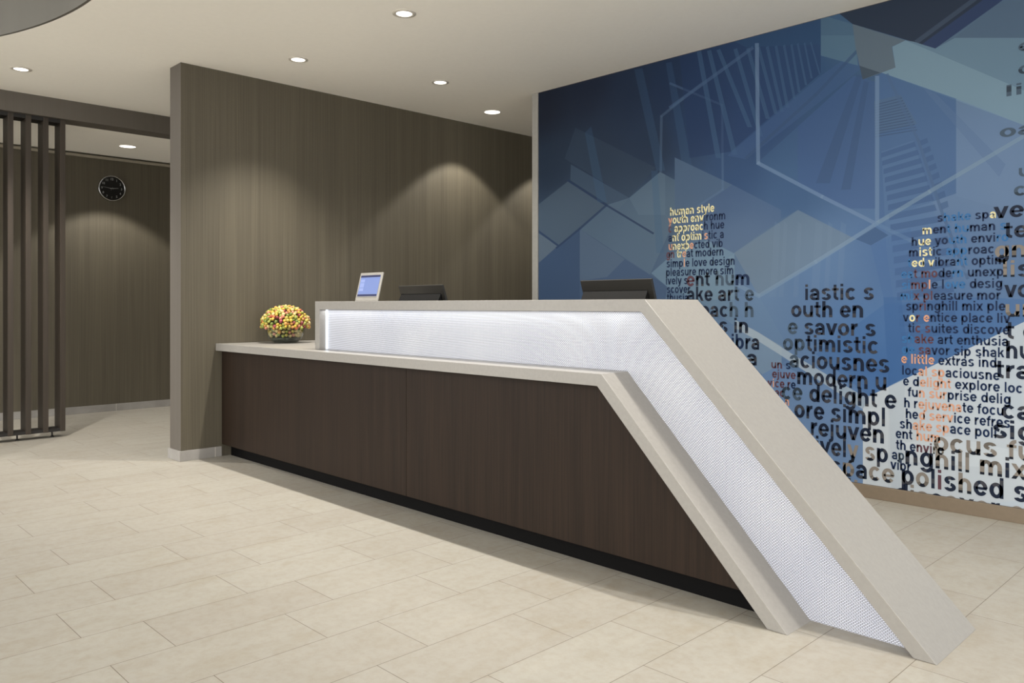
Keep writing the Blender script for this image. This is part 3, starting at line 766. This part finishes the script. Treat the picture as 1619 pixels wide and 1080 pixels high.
MX0, MX1, MZ0, MZ1 = -4.772, 4.19, 0.082, CEIL - 0.004
cells = []
gx = [MX0 + 0.12 * i for i in range(int((-0.3 - MX0) / 0.12) + 1)] + [0.5, 1.5, 3.0, MX1]
gz = list(np.linspace(MZ0, MZ1, 26))
for x0, x1 in zip(gx, gx[1:]):
    for z0, z1 in zip(gz, gz[1:]):
        cells.append(([(x0, z0), (x1, z0), (x1, z1), (x0, z1)], []))
for k, (pts, rgb, alpha) in enumerate(MURAL_SHAPES):
    for tri in triangles(pts):
        bx0, bx1 = min(p[0] for p in tri), max(p[0] for p in tri)
        bz0, bz1 = min(p[1] for p in tri), max(p[1] for p in tri)
        nxt = []
        for cell, lay in cells:
            if max(p[0] for p in cell) < bx0 or min(p[0] for p in cell) > bx1 or max(p[1] for p in cell) < bz0 or min(p[1] for p in cell) > bz1:
                nxt.append((cell, lay)); continue
            rest, outs = cell, []
            for i in range(3):
                a, b_ = split(rest, tri[i], tri[(i + 1) % 3])
                if b_: outs.append(b_)
                rest = a
                if rest is None: break
            if rest is None or abs(area(rest)) < 1e-8:
                nxt.append((cell, lay)); continue
            for q in outs:
                if abs(area(q)) > 1e-9: nxt.append((q, lay))
            nxt.append((rest, lay + [k]))
        cells = nxt


def printed_mesh(name, faces, cols, mat, parent, y):
    """faces: lists of (x, z); cols: one linear colour per corner"""
    vs, fs, cc = [], [], []
    for f, c in zip(faces, cols):
        if area(f) < 0:
            f = f[::-1]; c = c[::-1]
        i0 = len(vs)
        vs += [(p[0], y, p[1]) for p in f]
        fs.append(tuple(range(i0, i0 + len(f))))
        cc += c
    me = bpy.data.meshes.new(name)
    me.from_pydata(vs, [], fs)
    at = me.color_attributes.new('print', 'FLOAT_COLOR', 'CORNER')
    flat = np.ones((len(cc), 4), dtype=np.float32)
    flat[:, :3] = np.array(cc)
    at.data.foreach_set('color', flat.ravel())
    me.materials.append(mat)
    me.update()
    o = bpy.data.objects.new(name, me)
    COL.objects.link(o)
    o.parent = parent
    return o


GAIN = (0.94, 0.98, 0.99)
M_print = printed_material('printed_mural_vinyl', GAIN)
mural = thing('wall_mural', 'blue geometric wall mural of overlapping hexagons, ladders and printed words', 'mural')
faces, cols = [], []
shape_lin = [LIN(c) for pp, c, a in MURAL_SHAPES]
for cell, lay in cells:
    c = []
    for (x, z) in cell:
        v = tone(x, z)
        for k in lay:
            a = MURAL_SHAPES[k][2]
            v = (v ** (1 / 2.2) * (1 - a) + shape_lin[k] ** (1 / 2.2) * a) ** 2.2
        c.append(v)
    faces.append(cell); cols.append(c)
printed_mesh('printed_panel', faces, cols, M_print, mural, YB - 0.0025)
o = boxes('edge_trim', [(-4.84, MX0, YB - 0.012, YB + 0.17, 0.0, CEIL - 0.002)], M_edge, mural)
o['label'] = 'pale upright metal edge strip at the left end'

# bold grotesque letters drawn from bars and arcs; unit = x-height
SW = 0.3


def arc(cx, cy, rx, ry, a0, a1, w=SW, h=0.24, nseg=None):
    nseg = nseg or max(4, int(abs(a1 - a0) / 15))
    out = []
    for i in range(nseg):
        t0, t1 = R(a0 + (a1 - a0) * i / nseg), R(a0 + (a1 - a0) * (i + 1) / nseg)
        out.append([(cx + (rx - w) * math.cos(t0), cy + (ry - h) * math.sin(t0)), (cx + rx * math.cos(t0), cy + ry * math.sin(t0)),
                    (cx + rx * math.cos(t1), cy + ry * math.sin(t1)), (cx + (rx - w) * math.cos(t1), cy + (ry - h) * math.sin(t1))])
    return out


def bar(x0, y0, x1, y1):
    n = max(1, int(round((y1 - y0) / 0.17))) if (y1 - y0) > (x1 - x0) else 1
    return [[(x0, y0 + (y1 - y0) * i / n), (x1, y0 + (y1 - y0) * i / n), (x1, y0 + (y1 - y0) * (i + 1) / n), (x0, y0 + (y1 - y0) * (i + 1) / n)] for i in range(n)]


def diag(xa, ya, xb, yb, w=0.31, n=5):
    out = []
    for i in range(n):
        t0, t1 = i / n, (i + 1) / n
        p0 = (xa + (xb - xa) * t0, ya + (yb - ya) * t0); p1 = (xa + (xb - xa) * t1, ya + (yb - ya) * t1)
        out.append([(p0[0] - w / 2, p0[1]), (p0[0] + w / 2, p0[1]), (p1[0] + w / 2, p1[1]), (p1[0] - w / 2, p1[1])])
    return out


AS = 1.37
ARCH = lambda x0, x1: arc((x0 + x1) / 2, 0.56, (x1 - x0) / 2, 0.46, 0, 180) + bar(x1 - SW, 0, x1, 0.56)
GLYPH = {
    'o': (1.12, arc(0.56, 0.5, 0.5, 0.52, 0, 360)),
    'c': (1.05, arc(0.55, 0.5, 0.49, 0.52, 42, 318)),
    'e': (1.07, arc(0.55, 0.5, 0.49, 0.52, 0, 326) + bar(0.2, 0.41, 0.98, 0.58)),
    'n': (1.12, bar(0.1, 0, 0.1 + SW, 1) + ARCH(0.1, 1.02)),
    'h': (1.12, bar(0.1, 0, 0.1 + SW, AS) + ARCH(0.1, 1.02)),
    'm': (1.68, bar(0.1, 0, 0.1 + SW, 1) + ARCH(0.1, 0.965) + ARCH(0.715, 1.58)),
    'u': (1.12, bar(0.77, 0, 1.02, 1) + arc(0.56, 0.44, 0.46, 0.46, 180, 360) + bar(0.1, 0.44, 0.35, 1)),
    'r': (0.74, bar(0.1, 0, 0.35, 1) + arc(0.66, 0.5, 0.56, 0.52, 88, 180, h=0.25)),
    'a': (1.06, bar(0.7, 0.0, 0.94, 0.66) + arc(0.5, 0.63, 0.44, 0.39, 0, 168) + arc(0.45, 0.29, 0.4, 0.31, 40, 320) + bar(0.45, 0.42, 0.75, 0.59) + bar(0.6, 0.0, 0.78, 0.2)),
    'b': (1.15, bar(0.1, 0, 0.35, AS) + arc(0.58, 0.5, 0.48, 0.52, 0, 360)),
    'd': (1.15, bar(0.8, 0, 1.05, AS) + arc(0.57, 0.5, 0.48, 0.52, 0, 360)),
    'p': (1.15, bar(0.1, -0.38, 0.35, 1) + arc(0.58, 0.5, 0.48, 0.52, 0, 360)),
    'g': (1.15, bar(0.8, -0.02, 1.05, 1) + arc(0.57, 0.5, 0.48, 0.52, 0, 360) + arc(0.575, -0.03, 0.475, 0.37, 195, 360)),
    'f': (0.64, bar(0.17, 0, 0.42, 1.02) + arc(0.62, 1.0, 0.45, 0.38, 92, 180, h=0.235) + bar(0.02, 0.81, 0.62, 1.0)),
    'i': (0.5, bar(0.12, 0, 0.37, 1) + bar(0.12, 1.15, 0.37, AS)),
    'j': (0.5, bar(0.12, -0.1, 0.37, 1) + bar(0.12, 1.15, 0.37, AS) + arc(-0.05, -0.1, 0.42, 0.29, 270, 360, h=0.225)),
    'l': (0.5, bar(0.12, 0, 0.37, AS)),
    'k': (1.03, bar(0.1, 0, 0.35, AS) + diag(0.38, 0.42, 0.8, 1.0, 0.3) + diag(0.86, 0.0, 0.52, 0.62, 0.3)),
    's': (1.03, arc(0.52, 0.735, 0.42, 0.285, 18, 262, h=0.225) + arc(0.51, 0.275, 0.44, 0.295, 82, -164, h=0.225)),
    't': (0.66, bar(0.17, 0.25, 0.42, 1.3) + arc(0.6, 0.28, 0.43, 0.3, 180, 268, h=0.225) + bar(0.02, 0.81, 0.62, 1.0)),
    'v': (1.04, diag(0.15, 1.0, 0.52, 0.0) + diag(0.89, 1.0, 0.52, 0.0)),
    'x': (1.03, diag(0.16, 0.0, 0.87, 1.0, 0.31) + diag(0.16, 1.0, 0.87, 0.0, 0.31)),
    'y': (1.04, diag(0.15, 1.0, 0.52, 0.02) + diag(0.89, 1.0, 0.44, -0.3, n=6) + arc(0.22, -0.12, 0.36, 0.28, 250, 320, h=0.225)),
    ' ': (0.52, []),
}
# inks: 0 navy, 1 cream, 2 orange, 3 red brown, 4 bright blue, 5 near-black navy, 6 grey brown, 7 faint grey
INK = [(34, 48, 78), (236, 222, 172), (216, 158, 130), (96, 66, 74), (62, 112, 164), (34, 41, 58), (136, 126, 118), (74, 88, 104)]
rnd = random.Random(7)
faces, cols = [], []
for text, runs, x0, z0, x1, xh in MURAL_LINES:
    code = [k for count, k in runs for _ in range(count)]      # one ink per letter
    adv = sum(GLYPH[ch][0] for ch in text)
    sx = (x1 - x0) / (adv - 0.2) if adv > 0.3 else xh
    pen = -0.1
    for ch, k in zip(text, code):
        w, quads = GLYPH[ch]
        ink = LIN(INK[k])
        mixin = rnd.random()
        for q in quads:
            f = [(x0 + (pen + px) * sx, z0 + pz * xh) for px, pz in q]
            if min(p[1] for p in f) < MZ0:
                if max(p[1] for p in f) < MZ0 + 0.002:
                    continue
                f = [(p[0], max(p[1], MZ0)) for p in f]
            zc = sum(p[1] for p in f) / len(f)
            xc = sum(p[0] for p in f) / len(f)
            c = ink
            if k > 4:
                # photo showing through the letter: grey-brown patches in navy, navy feet in brown
                s = math.sin(zc * 41 + xc * 17 + mixin * 6) + math.sin(zc * 97 - xc * 29 + mixin * 3)
                if k == 5:
                    c = ink * (1 - 0.0) if s < 0.7 else 0.6 * ink + 0.4 * LIN((96, 92, 92))
                elif k == 6:
                    c = LIN((30, 34, 44)) if (zc - z0) < 0.16 * xh else (ink if s < 1.0 else 0.6 * ink)
                else:
                    c = ink if s < 0.6 else 0.5 * ink
            faces.append(f); cols.append([c] * len(f))
        pen += w
printed_mesh('lettering', faces, cols, M_print, mural, YB - 0.004)['label'] = 'navy, cream and orange printed words'

# ------------------------------------------------------------------ reception desk
desk = thing('reception_desk', 'long dark wood reception desk with pale stone counters and glowing mesh panel', 'desk', (-3.5, 2.9, 0))
DX, DY = -3.5, 2.9


def desk_part(name, bm, mat, bevel=0.0):
    bmesh.ops.translate(bm, verts=bm.verts, vec=(-DX, -DY, 0))
    return build(name, bm, mat, desk, bevel)


Y1, Y2, YM = 2.698, 2.824, 2.885
bm = bmesh.new()
bm_prism(bm, [(-6.064, 0.883), (-2.205, 0.883), (-1.351, 0.0), (-1.4295, 0.0), (-2.229, 0.828), (-6.064, 0.828)], 'y', Y1, YM)
bm_box(bm, -6.064, -4.79, YM, 3.62, 0.828, 0.883)
desk_part('lower_counter', bm, M_stone, 0.002)['label'] = 'low pale stone counter folding down to the floor'
bm = bmesh.new()
bm_prism(bm, [(-4.795, 0.884), (-4.795, 1.207), (-2.067, 1.207), (-0.896, 0.0), (-0.970, 0.0), (-2.089, 1.153), (-4.738, 1.153), (-4.738, 0.884)], 'y', Y2, 3.24)
desk_part('upper_counter', bm, M_stone, 0.002)['label'] = 'raised pale stone counter folding down to the floor'
bm = bmesh.new()
bm_prism(bm, [(-4.734, 0.884), (-4.734, 1.151), (-2.091, 1.151), (-0.977, 0.003), (-1.357, 0.003), (-2.208, 0.884)], 'y', YM, YM + 0.012)
mp = desk_part('mesh_panel', bm, M_mesh)
mp['label'] = 'glowing white woven mesh panel'
bm = bmesh.new()
bm_prism(bm, [(-6.0, 0.12), (-6.0, 0.82), (-4.74, 0.82), (-4.74, 1.148), (-2.096, 1.148), (-1.1, 0.12)], 'y', YM + 0.016, YM + 0.04)
desk_part('back_board', bm, M_wood)
bm = bmesh.new()
bm_box(bm, -4.736, -4.727, YM - 0.014, YM - 0.002, 0.886, 1.151)
desk_part('led_strip', bm, M_led)['label'] = 'bright upright light strip'
bm = bmesh.new()
bm_prism(bm, [(-6.062, 0.094), (-6.062, 0.826), (-3.6735, 0.826), (-3.6735, 0.094)], 'y', 2.748, 2.775)
desk_part('front_panel', bm, M_wood)
bm = bmesh.new()
bm_prism(bm, [(-3.6705, 0.094), (-3.6705, 0.826), (-2.231, 0.826), (-1.524, 0.094)], 'y', 2.748, 2.775)
desk_part('front_panel', bm, M_wood)
bm = bmesh.new()
bm_prism(bm, [(-6.05, 0.0), (-6.05, 0.094), (-1.526, 0.094), (-1.44, 0.0)], 'y', 2.818, 2.84)
desk_part('toe_kick', bm, M_kick)
bm = bmesh.new()
bm_box(bm, -4.785, -2.47, 3.26, 3.86, 0.93, 0.97)
bm_box(bm, -4.70, -4.66, 3.64, 3.84, 0, 0.93)
bm_box(bm, -2.53, -2.49, 3.26, 3.84, 0, 0.93)
desk_part('staff_worktop', bm, M_wood)

# the light strip tucked under the raised counter, washing down over the mesh
lamp('AREA', (-3.43, 2.858, 1.147), 1.5, color=(0.93, 0.96, 1.0), shape='RECTANGLE', size=2.6, size_y=0.02)

# ------------------------------------------------------------------ things on the desk
# tilted tablet on the raised counter
tab = thing('tablet', 'silver-framed tablet showing a pale blue page, upright on the raised counter', 'tablet', (-4.449, 3.0, 1.2078))
TH = 0.235
lean = Matrix.Rotation(R(-14), 4, 'X')


def tab_part(name, bm, mat, parent, bevel=0.0):
    bmesh.ops.transform(bm, matrix=lean, verts=bm.verts)
    return build(name, bm, mat, parent, bevel)


bm = bmesh.new(); bm_box(bm, -0.132, 0.126, 0, 0.011, 0.001, 0.197)
fr = tab_part('frame', bm, M_silver, tab, 0.003)
bm = bmesh.new(); bm_box(bm, -0.114, 0.108, -0.0015, 0.0, 0.034, 0.178)
scr = tab_part('screen', bm, M_screen, tab); scr['label'] = 'lit pale blue screen'
for z0, z1 in ((0.164, 0.178), (0.034, 0.047)):
    bm = bmesh.new(); bm_box(bm, -0.114, 0.108, -0.0025, -0.0015, z0, z1)
    tab_part('page_bar', bm, M_screendark, scr)['label'] = 'navy bar across the page'
for z0, z1 in ((0.07, 0.09), (0.095, 0.125), (0.13, 0.15)):
    bm = bmesh.new(); bm_box(bm, -0.105, -0.06, -0.0025, -0.0015, z0, z1)
    tab_part('page_box', bm, M_screenpale, scr)
bm = bmesh.new(); bm_prism(bm, [(0.012, 0.0), (0.075, 0.0), (0.075, 0.006), (0.036, 0.08), (0.03, 0.08)], 'x', -0.04, 0.04)
build('prop_stand', bm, M_black, tab)


def monitor(label, x0, x1, ytop):
    """seen from behind: a screen leaning over a deep wedge-shaped stand"""
    cx_ = (x0 + x1) / 2
    w = (x1 - x0) / 2
    t = thing('monitor', label, 'monitor', (cx_, ytop, 0.971), 0.0, 'monitors behind the desk')
    # y grows towards the staff side; top edge of the screen leans to the guests
    top, mid = 0.351, 0.297
    bm = bmesh.new(); bm_prism(bm, [(0.0, top), (0.018, top + 0.003), (0.13, 0.03), (0.112, 0.026)], 'x', -w, w)
    sh = build('screen_shell', bm, M_black, t, 0.002)
    bm = bmesh.new(); bm_prism(bm, [(0.022, top - 0.012), (0.0235, top - 0.0115), (0.1265, 0.045), (0.125, 0.0445)], 'x', -w + 0.012, w - 0.012)
    build('display', bm, M_display, t)
    bm = bmesh.new(); bm_prism(bm, [(0.022, mid), (-0.075, 0.09), (-0.075, 0.0), (0.1, 0.0), (0.1, 0.03), (0.03, mid - 0.02)], 'x', -w + 0.01, w - 0.035)
    build('wedge_stand', bm, M_wedge, t, 0.002)
    return t


monitor('black monitor back seen over the counter, beside the silver tablet', -4.775, -4.272, 3.5)
monitor('black monitor back seen over the counter, in front of the blue mural', -3.018, -2.522, 3.5)

# glass bowl with a dome of berries
bowl = thing('glass_bowl', 'clear round glass bowl on the low counter, filled with berries', 'bowl', (-5.80, 3.15, 0.8838))
BR, BH = 0.152, 0.148
prof = []
for i in range(15):
    a = -math.pi / 2 + (math.pi / 2 + 0.16) * i / 14
    prof.append((0.07 + (BR - 0.07) * math.cos(a) if a < 0 else BR * math.cos(a) , (BH - 0.02) * (1 + math.sin(a))))
prof[0] = (0.085, 0.0)
inner = [(max(r - 0.005, 0.001), max(z, 0.006)) for r, z in prof][::-1]
bm = bmesh.new()
bm_lathe(bm, [(0, 0)] + prof + inner + [(0, 0.006)], 64)
mg, nt, b = new_mat('clear_bowl_glass')
b.inputs['Base Color'].default_value = (0.95, 0.97, 0.95, 1)
b.inputs['Roughness'].default_value = 0.02
tr = node(nt, 'ShaderNodeBsdfTransparent'); tr.inputs[0].default_value = (0.93, 0.95, 0.93, 1)
gl = node(nt, 'ShaderNodeBsdfGlossy'); gl.inputs['Roughness'].default_value = 0.05
lw = node(nt, 'ShaderNodeLayerWeight'); lw.inputs['Blend'].default_value = 0.12
mx = node(nt, 'ShaderNodeMixShader')
nt.links.new(lw.outputs['Facing'], mx.inputs[0]); nt.links.new(tr.outputs[0], mx.inputs[1]); nt.links.new(gl.outputs[0], mx.inputs[2])
nt.links.new(mx.outputs[0], nt.nodes['Material Output'].inputs['Surface'])
build('bowl_wall', bm, mg, bowl, smooth=True)

BERRY = []
for rgb in ((196, 166, 62), (174, 158, 72), (196, 140, 74), (182, 96, 62), (148, 154, 72), (128, 54, 58), (210, 184, 122), (190, 122, 98), (112, 124, 54), (150, 58, 76)):
    BERRY.append(plain('berry_skin', rgb, 0.3, noise=0.25, scale=45))
bouquet = thing('berry_bouquet', 'rounded bouquet of yellow, green and red berries heaped in the glass bowl', 'bouquet', (-5.80, 3.15, 0.8838))
rnd = random.Random(11)
view = Vector((5.80, -3.15, 0)).normalized()
spots = []
# dome over the rim
tries = 0
while tries < 9000 and len(spots) < 420:
    tries += 1
    th = rnd.uniform(0, 2 * math.pi); u = rnd.uniform(-0.16, 1.0)
    r = math.sqrt(max(0, 1 - max(u, 0) ** 2))
    k = 1.0 + rnd.uniform(-0.05, 0.04)
    p = Vector((0.181 * r * math.cos(th) * k, 0.181 * r * math.sin(th) * k, 0.142 + 0.145 * u * k))
    if all((p - q).length > 0.0215 for q in spots):
        spots.append(p)
ndome = len(spots)
# layer pressed against the inside of the glass
tries = 0
while tries < 6000 and len(spots) < ndome + 190:
    tries += 1
    th = rnd.uniform(0, 2 * math.pi); z = rnd.uniform(0.056, 0.135)
    s = (z / (BH - 0.02)) - 1
    rr = 0.07 + (BR - 0.07) * math.sqrt(max(0, 1 - min(s, 0) ** 2)) - 0.026
    p = Vector((rr * math.cos(th), rr * math.sin(th), z))
    if all((p - q).length > 0.022 for q in spots[ndome:]):
        spots.append(p)


def berry_shape(bm, c, r, rot):
    res = bmesh.ops.create_icosphere(bm, subdivisions=2, radius=r)
    bmesh.ops.scale(bm, vec=(1, 1, 0.92), verts=res['verts'])
    for v in res['verts']:
        d = v.co.normalized()
        if d.z > 0.8:
            v.co.z -= r * 0.22 * (d.z - 0.8) / 0.2      # dimple at the crown
    bmesh.ops.rotate(bm, verts=res['verts'], matrix=rot)
    bmesh.ops.translate(bm, verts=res['verts'], vec=c)
    return res['verts']


order = sorted(range(len(spots)), key=lambda i: -(spots[i].dot(view) + (0.25 * spots[i].z if i < ndome else -0.3)))
front = set(order[:100])
protos = []
for m in BERRY:
    bm = bmesh.new(); berry_shape(bm, (0, 0, 0), 0.0145, Matrix.Identity(3))
    me = bpy.data.meshes.new('berry'); bm.to_mesh(me); bm.free()
    me.materials.append(m)
    for p in me.polygons: p.use_smooth = True
    protos.append(me)
wts = [9, 7, 6, 3, 5, 2, 6, 4, 3, 1.2]


def pick(p, indome):
    w = list(wts)
    side = p.dot(Vector((view.y, -view.x, 0)))
    if side > 0.1: w[4] *= 3; w[8] *= 3
    if not indome: w = [3, 5, 2, 0.4, 5, 0.4, 16, 4, 1, 0.4]  # paler mix inside the bowl: whitening by lit glass put into berry colour
    return rnd.choices(range(len(BERRY)), w)[0]


mass = bmesh.new()
for i, p in enumerate(spots):
    col = pick(p, i < ndome)
    rad = rnd.uniform(0.0122, 0.0155)
    rot = Matrix.Rotation(rnd.uniform(0, 6.28), 3, 'Z') @ Matrix.Rotation(rnd.uniform(0, 2.2), 3, 'X')
    if i in front:
        o = bpy.data.objects.new('berry', protos[col])
        o.location = p
        o.scale = (rad / 0.0145,) * 3
        o.rotation_euler = rot.to_euler()
        o.parent = bouquet
        COL.objects.link(o)
    else:
        n0 = len(mass.faces)
        berry_shape(mass, p, rad, rot)
        mass.faces.ensure_lookup_table()
        for f in mass.faces[n0:]:
            f.material_index = col
bmm = build('berry_mass', mass, BERRY, bouquet, smooth=True)
bmm['kind'] = 'stuff'
bm = bmesh.new()
bm_lathe(bm, [(0, 0.055), (0.09, 0.055), (0.122, 0.1), (0.132, 0.16), (0.12, 0.22), (0.06, 0.26), (0, 0.268)], 32)
build('leafy_core', bm, plain('dark_leaf_core', (62, 54, 30), 0.8, noise=0.4, scale=60), bouquet, smooth=True)
bm = bmesh.new()
bm_lathe(bm, [(0, 0.009), (0.083, 0.009), (0.1, 0.018), (0.116, 0.04), (0.1, 0.05), (0, 0.052)], 40)
build('bottom_bed', bm, plain('dark_bottom_bed', (52, 54, 42), 0.6, noise=0.5, scale=80), bouquet, smooth=True)  # dark rounded disc filling the bottom of the bowl

# ------------------------------------------------------------------ slatted screen under the beam
scr_ = thing('slatted_screen', 'tall dark timber screen of upright slats under the corridor beam', 'screen', (-7.963, 1.65, 0))
SX0, SX1 = -0.153, 0.023
ys = [2.106 - 0.1355 * k for k in range(7)]
for y in ys:
    boxes('slat', [(SX0, SX1, y - 1.65, y - 1.65 + 0.042, 0.052, LOW - 0.001)], M_slat, scr_, 0.001)
boxes('top_rail', [(SX0 + 0.004, SX1 - 0.006, ys[-1] - 1.65, ys[0] - 1.65 + 0.02, LOW - 0.034, LOW - 0.001)], M_slatrail, scr_)
boxes('bottom_rail', [(SX0 + 0.004, SX1 - 0.006, ys[-1] - 1.65, ys[0] - 1.65 + 0.02, 0.053, 0.08)], M_slatrail, scr_)
for y in (2.06, 1.786, 1.512):
    bm = bmesh.new()
    bm_lathe(bm, [(0, 0), (0.014, 0), (0.014, 0.008), (0.007, 0.012), (0.007, 0.054), (0, 0.054)], 20)
    f = build('foot', bm, M_slatrail, scr_)
    f.location = (-0.055, y - 1.65, 0)

# ------------------------------------------------------------------ wall clock
clk = thing('wall_clock', 'round black-faced wall clock with chrome rim on the corridor wall', 'clock', (XC + 0.001, 3.035, 2.485))
CR = 0.142
turn = Matrix.Rotation(R(90), 4, 'Z') @ Matrix.Rotation(R(90), 4, 'X')      # drawing plane xy -> wall plane, facing +x


def clock_part(name, bm, mat, parent, smooth=False):
    bmesh.ops.transform(bm, matrix=turn, verts=bm.verts)
    return build(name, bm, mat, parent, smooth=smooth)


bm = bmesh.new(); bm_lathe(bm, [(0, 0), (CR - 0.004, 0), (CR - 0.004, 0.018), (0, 0.018)], 64)
dial = clock_part('dial', bm, M_blackmat, clk)
bm = bmesh.new(); bm_lathe(bm, [(CR, 0), (CR, 0.03), (CR - 0.004, 0.037), (CR - 0.011, 0.034), (CR - 0.014, 0.019), (CR - 0.005, 0.017), (CR - 0.003, 0.0), (CR, 0)], 64)
clock_part('rim', bm, M_chrome, clk, True)['label'] = 'chrome rim'
for h in range(1, 13):
    cu = bpy.data.curves.new('numeral', 'FONT')
    cu.body = str(h); cu.size = 0.034; cu.align_x = 'CENTER'; cu.align_y = 'CENTER'; cu.offset = 0.0008
    to = bpy.data.objects.new('numeral', cu); COL.objects.link(to)
    dg = bpy.context.evaluated_depsgraph_get(); dg.update()
    me = bpy.data.meshes.new_from_object(to.evaluated_get(dg))
    a = R(90 - 30 * h)
    me.transform(Matrix.Translation((0.103 * math.cos(a), 0.103 * math.sin(a), 0.0187)))
    me.transform(turn)
    me.name = 'numeral'
    me.materials.clear(); me.materials.append(M_dial)
    bpy.data.objects.remove(to); bpy.data.curves.remove(cu)
    no = bpy.data.objects.new('numeral', me); COL.objects.link(no); no.parent = dial


def hand(name, ang, ln, w, z):
    bm = bmesh.new()
    bm_prism(bm, [(-w, -0.018), (w, -0.018), (w * 0.5, ln), (-w * 0.5, ln)], 'z', z, z + 0.0012)
    bmesh.ops.rotate(bm, verts=bm.verts, matrix=Matrix.Rotation(R(-ang), 3, 'Z'))
    return clock_part(name, bm, M_dial, dial)


hand('hour_hand', 83, 0.07, 0.003, 0.0195)
hand('minute_hand', 277, 0.096, 0.0024, 0.021)
hand('second_hand', 205, 0.03, 0.0008, 0.0225)


# ------------------------------------------------------------------ ceiling downlights
def downlight(label, x, y, z, r, ring):
    t = thing('downlight', label, 'light', (x, y, z), 0, 'recessed ceiling downlights')
    bm = bmesh.new()
    ro = r + ring
    bm_lathe(bm, [(ro, 0.0), (ro, -0.003), (r + 0.004, -0.006), (r, -0.004), (r, 0.0), (ro, 0.0)], 48)
    build('trim_ring', bm, M_trimring, t, smooth=True)
    bm = bmesh.new()
    bm_lathe(bm, [(0, -0.0012), (r * 0.7, -0.0012), (r - 0.0005, -0.003), (r - 0.0005, 0.0), (0, 0.0)], 48)
    build('lens', bm, M_lens, t, smooth=True)['label'] = 'bright glowing lens'
    return t


POOL = dict(spot_size=R(108), spot_blend=0.9, shadow_soft_size=0.022)
NEAR = dict(spot_size=R(97), spot_blend=1.0, shadow_soft_size=0.03)
WASH = dict(spot_size=R(97), spot_blend=0.22, shadow_soft_size=0.03)
downlight('small round downlight nearest the top edge, above the middle of the desk', -4.07, 3.03, CEIL, 0.05, 0.025)
downlight('small round downlight above the free end of the dark wall', -5.385, 3.03, CEIL, 0.05, 0.022)
downlight('small round downlight between the dark wall and the blue mural, set away from both walls', -5.117, 4.176, CEIL, 0.05, 0.022)
downlight('large bright downlight close to the dark wall, beside the mural edge', -5.555, 5.17, CEIL, 0.075, 0.006)
downlight('small round downlight in front of the beam above the slatted screen', -7.11, 1.61, CEIL, 0.05, 0.025)
downlight('bright round downlight in the low corridor ceiling near the clock', -8.795, 2.968, LOW, 0.078, 0.005)
for x in (-5.385, -4.07, -2.76, -1.45, -0.14):
    lamp('SPOT', (x, 3.03, CEIL - 0.03), 215 if x < -5 else 165 if x < -2 else 105, **(NEAR if x < -5 else POOL))
lamp('SPOT', (-5.117, 4.176, CEIL - 0.03), 40, **POOL)
lamp('SPOT', (-2.6, 4.0, CEIL - 0.03), 40, **POOL)  # added lamp out of view, brightens the mural; no fitting
lamp('SPOT', (-5.62, 5.15, CEIL - 0.02), 62, **WASH)
lamp('SPOT', (-5.62, 6.42, CEIL - 0.02), 62, **WASH)
lamp('SPOT', (-7.11, 1.61, CEIL - 0.03), 210, **POOL)
lamp('SPOT', (-8.85, 2.95, LOW - 0.02), 76, **WASH)
lamp('SPOT', (-8.85, 0.9, LOW - 0.02), 60, **POOL)  # extra unseen lamp, added to lift the dim corridor
lamp('SPOT', (-8.85, 5.0, LOW - 0.02), 90, **POOL)
